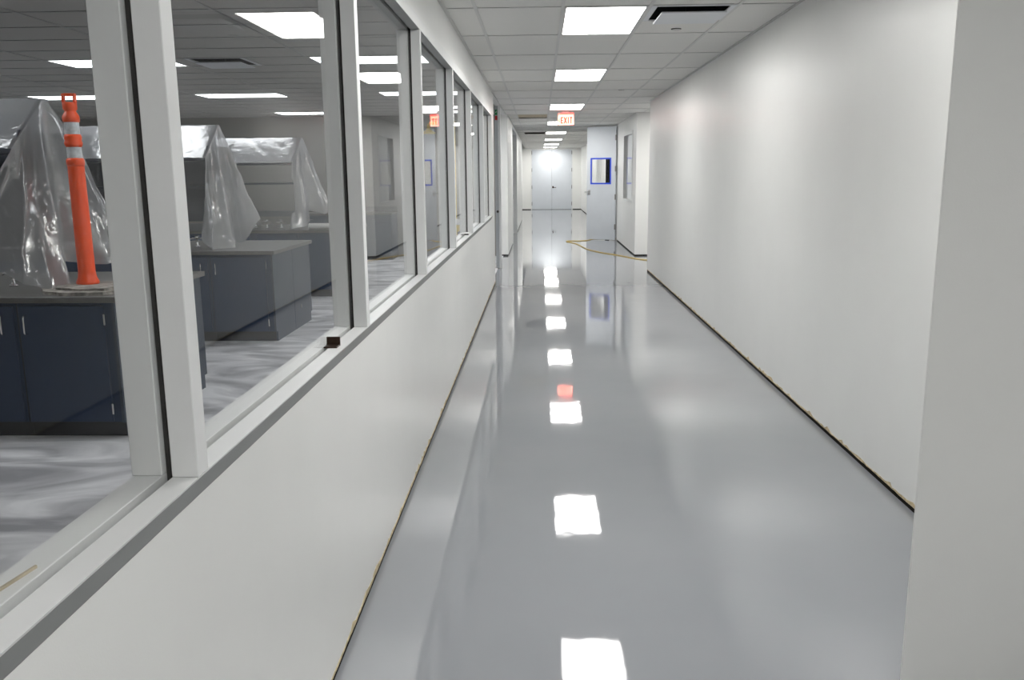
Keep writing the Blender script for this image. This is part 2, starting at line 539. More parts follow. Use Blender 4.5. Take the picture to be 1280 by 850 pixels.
# lab ceiling: tiles lie the other way
LX = [-11.2, -9.72, -8.5, -7.28, -6.06, -4.87, -3.65, -2.27, -1.05, XLB]
LY0 = 8.63
lrows = [LY0+0.61*k for k in range(-17, 15)]
LAB_LIGHTS = [(c, k) for c in (3, 5, 7) for k in (-6, 0, 6)] + [(1, 0), (1, 6), (5, 12), (7, 12)]
LAB_VENT = (6, 0)
for i in range(len(lrows)-1):
    k = i-17
    ya, yb = lrows[i], min(lrows[i+1], YL)
    if ya >= YL-0.05:
        continue
    for c in range(len(LX)-1):
        if (c, k) in LAB_LIGHTS:
            continue
        if LX[c] < -8 and ya < 4:
            put_tile(ceil2, LX[c], LX[c+1], ya, yb) if k % 2 == 0 and False else None
        if (c, k) == LAB_VENT:
            put_tile(ceil2, LX[c], -3.49, ya, yb); put_tile(ceil2, -2.88, LX[c+1], ya, yb)
            continue
        if ya < 3.0:
            continue
        put_tile(ceil2, LX[c], LX[c+1], ya, yb)
b = BM()
box(b, LX[0], LX[-1], -1.9, 3.06, TZ, TZ+0.014)      # part of the lab ceiling the photo never sees
obj('ceiling_panel', b, MTILEL, ceil2)
b = BM()
for x in LX[1:-1]:
    box(b, x-g, x+g, 3.0, YL, CEIL, CEIL+0.004)
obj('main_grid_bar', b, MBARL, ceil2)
b = BM()
for y in lrows:
    if 3.0 < y < YL-0.05:
        box(b, LX[0], LX[-1], y-g, y+g, CEIL+0.0005, CEIL+0.004)
for x in (-3.49, -2.88):
    box(b, x-g, x+g, LY0, LY0+0.61, CEIL+0.0005, CEIL+0.004)
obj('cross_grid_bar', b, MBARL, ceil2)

b = BM(); box(b, XC[1], XC[2], rows[16]+0.02, rows[17]-0.02, CEIL+0.02, CEIL+0.03); obj('recessed_panel', b, MWOOD, ceil, 'tan board seen inside a ceiling opening')
# ceiling over the lab doorway strip and the office (plain, unseen)
b = BM(); box(b, XLB, XL, Y_LEND, YL, CEIL+0.003, CEIL+0.02); obj('doorway_soffit', b, MW, ceil)
b = BM(); box(b, XR2+0.14, 6.2, 17.2, 30.9, CEIL+0.003, CEIL+0.02); obj('office_ceiling', b, MTILE, ceil)
b = BM(); box(b, 3.824, 6.2, 14.4, 17.06, CEIL+0.003, CEIL+0.02); obj('passage_ceiling', b, MTILE, ceil)

# troffers
def troffer(x0, x1, y0, y1, m, label, group):
    loc = ((x0+x1)/2, (y0+y1)/2, CEIL)
    t = thing('ceiling_light', label, 'ceiling light', loc, group)
    b = BM(); r = 0.028; i = 0.010
    box(b, x0+i, x1-i, y0+i, y0+r, CEIL-0.001, CEIL+0.09)
    box(b, x0+i, x1-i, y1-r, y1-i, CEIL-0.001, CEIL+0.09)
    box(b, x0+i, x0+r, y0+r, y1-r, CEIL-0.001, CEIL+0.09)
    box(b, x1-r, x1-i, y0+r, y1-r, CEIL-0.001, CEIL+0.09)
    box(b, x0+i, x1-i, y0+i, y1-i, CEIL+0.09, CEIL+0.10)
    obj('frame', b, MLF, t)
    b = BM(); box(b, x0+r, x1-r, y0+r, y1-r, CEIL+0.002, CEIL+0.006)
    obj('diffuser', b, m, t)
    return t

ORD = ['behind the camera', 'overhead, just above the camera view', 'largest and nearest, beside the square air vent', 'second from the camera',
       'third from the camera, just before the exit sign', 'fourth from the camera, right behind the exit sign',
       'fifth from the camera, beside the black ceiling opening', 'sixth from the camera', 'seventh from the camera',
       'farthest, right before the double doors']
for n, k in enumerate(LIGHT_ROWS):
    y = ylight(k)
    troffer(0.164, 0.774, y, y+1.22, MDIFF if k > 6 else MDIF, 'lit white corridor ceiling panel, '+ORD[n], 'corridor ceiling lights')
troffer(1.384, 1.994, ylight(-6), ylight(-6)+1.22, MDIFB, 'added fill light panel behind the camera, to the right', 'corridor ceiling lights')  # added lamp, brightens the wall return and mullion faces
for c, k in LAB_LIGHTS:
    col = {1: 'far left', 3: 'left', 5: 'middle', 7: 'near the window wall'}[c]
    row = {-6: 'in the front row, above the camera view', 0: 'in the row above the first bench', 6: 'in the row above the third bench', 12: 'in the back row'}[k]
    troffer(LX[c], LX[c+1], LY0+0.61*k, LY0+0.61*(k+1), MDIFL, 'lit lab ceiling panel %s, %s' % (row, col), 'lab ceiling lights')
troffer(2.604, 3.214, 15.1, 16.32, MDIFF, 'lit ceiling panel in the side passage on the right', 'side passage lights')
troffer(3.6, 4.21, 19.3, 20.52, MDIFR, 'dim ceiling panel inside the office on the right', 'side passage lights')
troffer(-1.05-1.22, -1.05, 14.9, 15.51, MDIFL, 'lit ceiling panel inside the lab doorway', 'lab ceiling lights')

# plaque air diffusers
def diffuser(x0, y0, label):
    t = thing('air_vent', label, 'vent', (x0+0.305, y0+0.305, CEIL))
    s = 0.61
    b = BM()
    box(b, x0+0.012, x0+0.05, y0+0.012, y0+s-0.012, CEIL-0.001, CEIL+0.006)
    box(b, x0+s-0.05, x0+s-0.012, y0+0.012, y0+s-0.012, CEIL-0.001, CEIL+0.006)
    box(b, x0+0.05, x0+s-0.05, y0+0.012, y0+0.03, CEIL-0.001, CEIL+0.006)
    box(b, x0+0.05, x0+s-0.05, y0+s-0.03, y0+s-0.012, CEIL-0.001, CEIL+0.006)
    obj('rim', b, MVENT, t)
    b = BM(); box(b, x0+0.05, x0+s-0.05, y0+0.03, y0+s-0.03, CEIL+0.12, CEIL+0.13)
    for a0, a1, b0, b1 in ((x0+0.03, x0+0.05, y0+0.03, y0+s-0.03), (x0+s-0.05, x0+s-0.03, y0+0.03, y0+s-0.03), (x0+0.05, x0+s-0.05, y0+0.014, y0+0.03), (x0+0.05, x0+s-0.05, y0+s-0.03, y0+s-0.014)):
        box(b, a0, a1, b0, b1, CEIL+0.007, CEIL+0.12)
    box(b, x0+0.29, x0+0.32, y0+0.29, y0+0.32, CEIL-0.0239, CEIL+0.119)
    obj('throat', b, MDARK, t)
    b = BM(); box(b, x0+0.085, x0+s-0.065, y0+0.085, y0+s-0.065, CEIL-0.034, CEIL-0.024, 0.003)
    obj('plaque', b, MVENT, t)
diffuser(0.774, Y0G, 'square grey air vent with floating plate, beside the nearest corridor light')
diffuser(-3.49, LY0, 'square air vent in the lab ceiling between the light panels')

def sprinkler(x, y, label):
    t = thing('sprinkler_cover', label, 'sprinkler', (x, y, CEIL), 'ceiling sprinkler covers')
    b = BM(); lathe(b, [(0.030, CEIL-0.006), (0.036, CEIL-0.004), (0.036, CEIL-0.001), (0.032, CEIL+0.005)], x, y, 20)
    obj('plate', b, MLF, t, smooth=False)
    b = BM(); lathe(b, [(0.034, CEIL+0.0), (0.041, CEIL+0.001), (0.041, CEIL+0.005)], x, y, 20)
    obj('rim', b, MGASK, t)
sprinkler(1.106, 7.32, 'small round sprinkler cover in the tile behind the square air vent')
sprinkler(1.14, 12.45, 'small round sprinkler cover farther down the corridor ceiling')

# ------------------------------------------------------------------ the window wall's frame and panes
MULL = [-0.22, 1.520, 3.137, 4.838, 6.607, 8.293, 10.087, 11.84]
win = struct_empty('window_1', 'long run of grey metal framed windows onto the lab', (0, 0, 0))
XO, XG0, XG1, XI = -0.646, -0.697, -0.714, -0.772   # corridor edge, groove, lab edge
ya, yb = Y_WIN0+0.001, Y_WIN1+0.049
b = BM()
prism(b, [(XG0, 1.038), (XG0, SILL), (XO, SILL), (XO-0.001, SILL-0.004), (XL-0.006, SILL-0.004)], 'y', ya, yb)
obj('sill', b, MFR, win)
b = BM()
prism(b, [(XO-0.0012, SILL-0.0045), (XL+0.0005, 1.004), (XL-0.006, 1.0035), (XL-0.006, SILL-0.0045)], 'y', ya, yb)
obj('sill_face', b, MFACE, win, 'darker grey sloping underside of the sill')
b = BM()
prism(b, [(XI, 1.004), (XI, SILL+0.001), (XI+0.003, SILL+0.004), (XG1-0.002, SILL+0.004), (XG1, SILL+0.003), (XG1, 1.004)], 'y', ya, yb)
obj('inner_sill', b, MFR, win)
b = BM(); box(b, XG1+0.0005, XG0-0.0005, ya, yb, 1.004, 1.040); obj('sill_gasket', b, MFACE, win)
b = BM(); prism(b, [(XG0, HEAD), (XO-0.003, HEAD), (XO-0.003, HEAD+0.004), (XG0, HEAD+0.004)], 'y', ya, yb); obj('head_soffit', b, MFACE, win, 'underside of the frame head, shade painted in darker grey')  # down-facing shade put into the soffit colour
b = BM(); prism(b, [(XG0, HEAD+0.0045), (XO-0.0025, HEAD+0.0045), (XO-0.0025, HEAD), (XO, HEAD), (XO, 2.453), (XL+0.0005, 2.457), (XG0, 2.457)], 'y', ya, yb); obj('head', b, MFR, win)
b = BM(); box(b, XI, XG1, ya, yb, HEAD-0.004, 2.457); obj('inner_head', b, MFACE, win, 'inner head, shade painted in darker grey')  # same painted shade on the inner head
b = BM(); box(b, XG1+0.0005, XG0-0.0005, ya, yb, HEAD+0.016, 2.457); obj('head_gasket', b, MGASK, win)
MW_ = 0.050
for y in MULL:
    b = BM(); box(b, XG0, XO, y, y+MW_, SILL+0.0005, HEAD-0.0005, 0.0015)
    o = obj('mullion', b, MFR, win)
    b = BM(); box(b, XI, XG1, y-0.004, y+MW_+0.004, SILL+0.0045, HEAD-0.0045, 0.0015); obj('inner_stop', b, MFR, o)
    b = BM(); box(b, XG1+0.0005, XG0-0.0005, y+0.016, y+MW_-0.016, 1.041, HEAD+0.015); obj('gasket', b, MGASK, o)
for y0, y1 in zip(MULL[:-1], MULL[1:]):
    b = BM(); box(b, -0.7075, -0.7015, y0+MW_-0.015, y1+0.015, 1.0405, HEAD+0.0155)
    obj('pane', b, MGLASS, win)

# office window in the right wall
win2 = struct_empty('window_2', 'tall office window in the white wall beside the open door', (0, 0, 0))
y0, y1, z0, z1 = RW
b = BM(); f = 0.045
for a in ((y0, y1, z0, z0+f), (y0, y1, z1-f, z1)):
    box(b, XR2-0.012, XR2+0.145, *a, 0.002)
for a in ((y0, y0+f, z0+f, z1-f), (y1-f, y1, z0+f, z1-f)):
    box(b, XR2-0.012, XR2+0.145, *a, 0.002)
obj('window_frame', b, MFR, win2)
b = BM(); box(b, XR2+0.024, XR2+0.030, y0+f-0.005, y1-f+0.005, z0+f-0.005, z1-f+0.005); obj('pane', b, MGLASS, win2)
b = BM(); box(b, XR2+0.034, XR2+0.042, y0+f-0.004, y1-f-0.50, z0+f-0.004, z1-f+0.004); obj('added_pale_board', b, MWHT, win2, 'added white board making most of the pane pale')  # board added to give the pane its pale brightness

# ------------------------------------------------------------------ doors
def hinge(parent, x, y, z, name='hinge', r=0.012, h=0.12):
    b = BM(); lathe(b, [(r, z-h/2), (r, z+h/2)], x, y, 10)
    return obj(name, b, MHNG, parent)

MHNG = plain('dull_steel', (0.22, 0.22, 0.22), 0.45, metal=0.5)
# far double doors
d1 = struct_empty('door_1', 'pale grey double doors closing the far end of the corridor', (0.545, YE, 0))
b = BM()
box(b, -0.404, -0.36, YE-0.012, YE+0.14, 0, 2.709); box(b, 1.45, 1.494, YE-0.012, YE+0.14, 0, 2.709); box(b, -0.36, 1.45, YE-0.012, YE+0.14, 2.675, 2.709)
obj('door_frame', b, MFR, d1)
b = BM(); box(b, -0.357, 0.543, YE+0.0, YE+0.045, 0.012, 2.672, 0.003); l1 = obj('leaf', b, MDOOR, d1)
b = BM(); box(b, 0.549, 1.447, YE+0.0, YE+0.045, 0.012, 2.672, 0.003); l2 = obj('leaf', b, MDOOR, d1)
b = BM(); box(b, 0.5, 1.49, YE+0.06, YE+0.07, 0, 2.68); box(b, -0.4, 0.5, YE+0.06, YE+0.07, 0, 2.68); obj('backing', b, MGAP, d1)
for z in (0.27, 1.02, 1.78, 2.55):
    hinge(l1, -0.359, YE-0.006, z, r=0.016, h=0.16); hinge(l2, 1.449, YE-0.006, z, r=0.016, h=0.16)
b = BM(); tube(b, [(0.60, YE+0.001, 1.0), (0.60, YE-0.055, 1.0), (0.61, YE-0.06, 1.0), (0.74, YE-0.06, 1.0)], 0.014)
box(b, 0.565, 0.635, YE-0.012, YE-0.0005, 0.965, 1.06); obj('lever_handle', b, MDARKM, l2)

# open office door on the right, its glazing edged in blue tape
HX, HY = 1.845, 21.10
ANG = math.atan2(21.50-HY, 1.178-HX)
dd = Vector((math.cos(ANG), math.sin(ANG), 0)); nn = Vector((-dd.y, dd.x, 0))
if nn.y > 0:
    nn = -nn          # towards the camera
DW = 0.775
d2 = struct_empty('door_2', 'pale grey office door standing open, its small window edged in blue tape', (HX, HY, 0))
def dbox(bm, u0, u1, v0, v1, z0, z1, bev=0.0):
    t = bmesh.new(); box(t, u0, u1, v0, v1, z0, z1, bev)
    for v in t.verts:
        p = Vector((HX, HY, 0))+dd*v.co.x+nn*v.co.y
        v.co = Vector((p.x, p.y, v.co.z))
    bmesh.ops.recalc_face_normals(t, faces=t.faces[:])
    merge(bm, t)
u0, u1, z0, z1 = 0.135, 0.66, 1.37, 1.965
b = BM(); T = 0.045
dbox(b, 0.0, u0, 0, T, 0.015, 2.715); dbox(b, u1, DW, 0, T, 0.015, 2.715); dbox(b, u0, u1, 0, T, 0.015, z0); dbox(b, u0, u1, 0, T, z1, 2.715)
leaf = obj('leaf', b, MDOOR, d2)
b = BM(); dbox(b, u0+0.001, u1-0.001, 0.02, 0.026, z0+0.001, z1-0.001); obj('pane', b, MGLASS, leaf)
e = 0.018
for a in ((u0-e, u1+e, z1-e, z1+e), (u0-e, u1+e, z0-e, z0+e), (u0-e, u0+e, z0+e, z1-e), (u1-e, u1+e, z0+e, z1-e)):
    b = BM(); dbox(b, a[0], a[1], T+0.0005, T+0.0025, a[2], a[3]); obj('tape', b, MTAPE, leaf, 'blue masking tape strip')
for z in (0.33, 1.05, 1.72, 2.45):
    b = BM(); dbox(b, -0.018, 0.014, T-0.004, T+0.02, z-0.065, z+0.065, 0.004); obj('hinge', b, MHNG, leaf)
b = BM(); dbox(b, DW-0.10, DW-0.04, T+0.0005, T+0.012, 1.10, 1.22, 0.003); dbox(b, DW-0.075, DW-0.06, T+0.012, T+0.06, 1.16, 1.175); dbox(b, DW-0.075, DW+0.03, T+0.05, T+0.065, 1.155, 1.18, 0.003)
obj('lever_handle', b, MSTEEL, leaf)
b = BM()
box(b, XR2-0.012, XR2+0.145, 21.121, 21.16, 0, 2.719); box(b, XR2-0.012, XR2+0.145, 21.96, 21.999, 0, 2.719); box(b, XR2-0.012, XR2+0.145, 21.16, 21.96, 2.68, 2.719)
obj('door_frame', b, MFR, d2)
d5 = struct_empty('door_5', 'doorway beyond the open office door, its darkness painted black', (XR2, 24.0, 0))
b = BM()
box(b, XR2-0.012, XR2+0.145, 23.201, 23.24, 0, 2.719); box(b, XR2-0.012, XR2+0.145, 24.76, 24.799, 0, 2.719); box(b, XR2-0.012, XR2+0.145, 23.24, 24.76, 2.68, 2.719)
obj('door_frame', b, MFR, d5)
b = BM(); box(b, XR2-0.010, XR2+0.040, 23.241, 24.759, 0.012, 2.679); obj('leaf', b, plain('unlit_black', (0.012, 0.012, 0.013), 0.95, spec=0.0), d5)  # black sheet stands for the unlit room in this doorway

# lab entrance door, seen edge-on, with stickers on its top edge
d3 = struct_empty('door_3', 'grey lab entrance door seen edge on past the end of the windows', (-0.70, 14.9, 0))
b = BM(); box(b, -0.762, -0.706, 14.90, 15.80, 0.012, 2.745, 0.002); leaf = obj('leaf', b, plain('door_edge_grey', (0.42, 0.44, 0.46), 0.4), d3)
b = BM(); box(b, -0.709, -0.665, 14.93, 15.00, 0.0, 2.752, 0.002); obj('door_frame', b, MFR, d3)
b = BM(); lathe(b, [(0.022, 0), (0.022, 0.014)], 0, 0, 12)
bmesh.ops.rotate(b, verts=b.verts[:], cent=(0, 0, 0), matrix=Matrix.Rotation(PI/2, 3, 'X'))
bmesh.ops.translate(b, verts=b.verts[:], vec=(-0.725, 14.8995, 0.985)); obj('latch', b, MGASK, leaf)
b = BM(); box(b, -0.755, -0.714, 14.8975, 14.8995, 2.60, 2.685); obj('green_sticker', b, MSTG, leaf, 'green sticker with a white mark')
b = BM(); prism(b, [(-0.746, 2.645), (-0.735, 2.632), (-0.722, 2.664), (-0.727, 2.667), (-0.736, 2.646), (-0.742, 2.652)], 'y', 14.8968, 14.8973); obj('sticker_mark', b, MWHT, leaf)
b = BM(); box(b, -0.755, -0.714, 14.8975, 14.8995, 2.515, 2.585); obj('red_sticker', b, MSTR, leaf, 'red sticker below the green one')

# recessed double doors in the left wall
d4 = struct_empty('door_4', 'pale blue grey doors recessed in the left wall', (-0.74, 22.1, 0))
b = BM()
box(b, -0.81, XL2+0.008, 20.301, 20.345, 0, 2.699); box(b, -0.81, XL2+0.008, 23.855, 23.899, 0, 2.699); box(b, -0.81, XL2+0.008, 20.345, 23.855, 2.66, 2.699)
obj('door_frame', b, MFR, d4)
for a, c in ((20.348, 22.095), (22.105, 23.852)):
    b = BM(); box(b, -0.785, -0.74, a, c, 0.012, 2.657, 0.003); lf = obj('leaf', b, MDOOR, d4)
    hinge(lf, -0.739, a+0.02 if a < 21 else c-0.02, 1.0); hinge(lf, -0.739, a+0.02 if a < 21 else c-0.02, 2.3)
b = BM(); tube(b, [(-0.742, 22.03, 1.0), (-0.69, 22.03, 1.0), (-0.685, 21.92, 1.0)], 0.012); obj('lever_handle', b, MSTEEL, d4)
b = BM(); box(b, -0.81, -0.80, 20.3, 23.9, 0, 2.70); obj('backing', b, MGAP, d4)

# ------------------------------------------------------------------ exit sign
EY = 16.45
SC = EY/15.3
sx0, sx1 = 0.333, 0.643
sz1, sz0 = CAM_H+(2.648-CAM_H)*SC+0.005, CAM_H+(2.437-CAM_H)*SC
ex = thing('exit_sign', 'red lit EXIT sign with a left arrow hanging below the corridor ceiling', 'exit sign', ((sx0+sx1)/2, EY, CEIL))
b = BM(); box(b, sx0, sx1, EY, EY+0.05, sz0, sz1, 0.006); obj('housing', b, MSIGN, ex)
b = BM(); box(b, (sx0+sx1)/2-0.07, (sx0+sx1)/2+0.07, EY+0.005, EY+0.045, sz1, CEIL-0.001); obj('mount', b, MWHT, ex)
b = BM(); box(b, sx0+0.012, sx1-0.012, EY-0.004, EY-0.0005, sz0+0.012, sz1-0.04); obj('face_panel', b, MSIGNP, ex)
b = BM(); box(b, sx0+0.05, sx1-0.012, EY-0.004, EY-0.0005, sz1-0.039, sz1-0.006); obj('lamp_strip', b, MSIGNT, ex, 'glowing red strip above the letters')
fz = sz0+0.032; fh = 0.118
def strokes(bm, segs, ox, w):
    for (x0, z0, x1, z1) in segs:
        a = Vector((ox+x0, fz+z0*fh)); c = Vector((ox+x1, fz+z1*fh))
        d = (c-a).normalized(); n = Vector((-d.y, d.x))*w/2
        prism(bm, [tuple(a+n), tuple(a-n), tuple(c-n), tuple(c+n)], 'y', EY-0.009, EY-0.0045)
lw = 0.020
letters = {'letter_e': [(0.01, 0, 0.01, 1), (0, .08, .045, .08), (0, .5, .04, .5), (0, .92, .045, .92)],
           'letter_x': [(0, 0, .05, 1), (.05, 0, 0, 1)],
           'letter_i': [(0.01, 0, 0.01, 1)],
           'letter_t': [(0.025, 0, 0.025, 1), (0, .92, .05, .92)]}
ox = sx0+0.060
for nme, adv in (('letter_e', 0.060), ('letter_x', 0.068), ('letter_i', 0.038), ('letter_t', 0.06)):
    b = BM(); strokes(b, letters[nme], ox, lw); obj(nme, b, MSIGNL, ex); ox += adv
b = BM(); strokes(b, [(0.0, .5, .022, .78), (0.0, .5, .022, .22)], sx0+0.024, 0.011); obj('arrow', b, MSIGNL, ex)

# ------------------------------------------------------------------ lab benches
BENCH = [5.13, 8.30, 11.46]            # cabinet front of each island
ENDX = -2.62
UW = 0.605
DEPTH = 0.68
def make_cabinet(x1, yf, hand, label, group, end):
    """cabinet whose right side is at x1, front at yf; hand=+1 hinges right"""
    x0 = x1-UW
    t = thing('base_cabinet', label, 'cabinet', (x0+UW/2, yf, 0), group)
    mb = MNAVY
    b = BM(); box(b, x0+0.001, x1-0.001, yf+0.02, yf+DEPTH-0.001, 0.10, 0.868); obj('carcass', b, mb, t)
    b = BM(); box(b, x0+0.0, x0+0.004, yf+0.017, yf+0.0199, 0.102, 0.867); obj('joint', b, MKICK, t)
    b = BM(); box(b, x0+0.001, x1-0.001, yf+0.05, yf+DEPTH-0.03, 0.0, 0.10); obj('toe_kick', b, MKICK, t)
    a, c = (x0+0.020, x1-0.055) if hand > 0 else (x0+0.055, x1-0.020)
    b = BM(); box(b, a, c, yf, yf+0.0195, 0.105, 0.845, 0.0025); d = obj('door', b, mb, t)
    hx = a+0.045 if hand > 0 else c-0.060
    b = BM(); tube(b, [(hx, yf+0.001, 0.785), (hx, yf-0.028, 0.782), (hx, yf-0.032, 0.772), (hx, yf-0.032, 0.685), (hx, yf-0.028, 0.675), (hx, yf+0.001, 0.672)], 0.0055, 8); obj('handle', b, MCHROME, d, smooth=True)
    gx = c+0.006 if hand > 0 else a-0.006
    for z in (0.19, 0.76):
        b = BM(); box(b, gx-0.006, gx+0.006, yf-0.006, yf+0.004, z-0.035, z+0.035, 0.002); obj('hinge', b, MCHROME, d)
    if end:
        b = BM()
        prism(b, [(yf+0.002, 0.10), (yf+0.05, 0.10), (yf+0.05, 0.0), (yf+DEPTH-0.003, 0.0), (yf+DEPTH-0.003, 0.868), (yf+0.002, 0.868)], 'x', x1+0.0005, x1+0.02)
        obj('end_panel', b, MNAVYE, t)
    return t

pos = ['nearest', 'middle', 'third']
extra = [', under the orange post', ', with two pale end panels', ', behind the middle bench']
for i, yf in enumerate(BENCH):
    cabs = []
    for j in range(5):
        lab = {0: 'navy base cabinet at the aisle end of the %s bench%s' % (pos[i], extra[i]),
               1: 'dark navy base cabinet second from the aisle in the %s lab bench' % pos[i],
               2: 'dark navy base cabinet third from the aisle in the %s lab bench' % pos[i],
               3: 'dark navy base cabinet fourth from the aisle in the %s lab bench' % pos[i],
               4: 'dark navy base cabinet fifth from the aisle in the %s lab bench' % pos[i]}[j]
        c = make_cabinet(ENDX-0.02-UW*j, yf, 1 if j % 2 == 0 else -1, lab, 'base cabinets facing the camera in the lab', j == 0)
        if j < 2:
            cabs.append(c)
    # the far row, back to back
    for j in range(5):
        yb = yf+2*DEPTH
        x1 = ENDX-0.02-UW*j
        src = make_cabinet(x1, yf, 1, 'x', None, False) if False else None
        t = thing('base_cabinet', 'dark navy base cabinet on the far side of the %s bench, %s from the aisle' % (pos[i], ('first', 'second', 'third', 'fourth', 'fifth')[j]), 'cabinet', (x1-UW/2, yb, 0), 'base cabinets on the far side of the %s bench' % pos[i])
        b = BM(); box(b, x1-UW+0.001, x1-0.001, yf+DEPTH+0.001, yb-0.02, 0.10, 0.868); obj('carcass', b, MNAVY, t)
        b = BM(); box(b, x1-UW+0.001, x1-0.001, yf+DEPTH+0.03, yb-0.05, 0, 0.10); obj('toe_kick', b, MKICK, t)
        b = BM(); box(b, x1-UW+0.03, x1-0.05, yb-0.0195, yb, 0.105, 0.845, 0.0025); obj('door', b, MNAVY, t)
        if j == 0:
            b = BM(); prism(b, [(yb-0.002, 0.10), (yb-0.05, 0.10), (yb-0.05, 0.0), (yf+DEPTH+0.003, 0.0), (yf+DEPTH+0.003, 0.868), (yb-0.002, 0.868)], 'x', x1+0.0005, x1+0.02)
            obj('end_panel', b, MNAVYE, t)
            b = BM(); box(b, x1+0.0205, x1+0.026, yf+DEPTH+0.22, yf+DEPTH+0.25, 0.20, 0.24, 0.002); obj('outlet_plate', b, MHNG, t) if i == 1 else b.free()
    # worktop
    b = BM(); box(b, ENDX-0.02-UW*5-0.02, ENDX+0.03, yf-0.03, yf+2*DEPTH+0.03, 0.8685, 0.905, 0.003)
    tag(obj('worktop', b, MTOP), ['dark grey worktop carrying the orange post, nearest lab bench', 'dark grey worktop of the middle lab bench, full end in view', 'dark grey worktop of the third lab bench, carrying the white tube'][i], 'worktop', 'lab worktops')

# over-bench shelving
XS0, XS1 = -5.28, -3.33
for i, yf in enumerate(BENCH):
    ym = yf+DEPTH+0.02
    t = thing('bench_shelf', 'dark two level shelf rack standing on the %s lab bench under plastic' % pos[i], 'shelf', ((XS0+XS1)/2, ym, 0.9055), 'shelf racks on the lab benches')
    for x in (XS1-0.05, (XS0+XS1)/2, XS0+0.05):
        b = BM(); box(b, x-0.025, x+0.025, ym-0.03, ym+0.03, 0.9055, 2.11); obj('upright', b, MSHELFB, t)
    for z, d in ((1.775, (0.38, 0.38, 0.48)[i]), (1.505, 0.30)):
        for s in (-1, 1):
            b = BM(); a, c = sorted((ym+s*0.031, ym+s*d)); box(b, XS0, XS1, a, c, z, z+0.025, 0.002); obj('shelf_board', b, MSHELF, t)
            for x in (XS1-0.012, XS0+0.002):
                b = BM(); prism(b, [(ym+s*0.031, z-0.02), (ym+s*(d-.01), z-0.02), (ym+s*(d-.01), z-0.001), (ym+s*(d-.01), z+0.026), (ym+s*(min(d, .36)-.04), z+0.15), (ym+s*0.031, z+0.155)], 'x', x+0.0125, x+0.02); obj('shelf_end', b, MSHELF, t)
    if i < 2:
        b = BM(); box(b, XS0+0.08, XS1-0.08, ym-0.006, ym+0.006, 1.16, 2.05); obj('added_dark_panel', b, MSHELF, t)  # dark sheet added to deepen the shade inside the rack
    b = BM(); box(b, XS0, XS1, ym-0.025, ym+0.025, 2.111, 2.125); obj('top_rail', b, MSHELFB, t)
    b = BM(); box(b, XS0+0.1, XS1-0.08, ym-0.045, ym-0.031, 1.06, 1.14); obj('service_rail', b, MSHELFB, t)

# gas turrets by the rails
def turret(x, y, label):
    t = thing('gas_tap', label, 'tap', (x, y, 0.9055), 'bench gas taps')
    b = BM(); lathe(b, [(0.028, 0.9055), (0.026, 0.915), (0.011, 0.922), (0.010, 0.985), (0.016, 0.99), (0.016, 1.01), (0.008, 1.018)], x, y, 14); obj('column', b, MCHROME, t, smooth=True)
    for s in (-1, 1):
        b = BM(); tube(b, [(x+s*0.012, y, 0.998), (x+s*0.045, y-0.01, 0.994), (x+s*0.062, y-0.015, 0.985)], 0.007, 8); obj('nozzle', b, MCHROME, t, smooth=True)
    b = BM(); box(b, x-0.025, x+0.025, y-0.004, y+0.004, 1.018, 1.026, 0.002); obj('lever', b, MCHROME, t)
for i, xs in enumerate(((-3.40, -3.56, -3.75), (-3.42, -3.56, -3.72), (-3.62, -3.82, -3.98))):
    for n, x in enumerate(xs):
        turret(x, BENCH[i]+DEPTH-0.16, 'small chrome gas tap on the %s bench, %s from the aisle' % (pos[i], ('first', 'second', 'third')[n]))

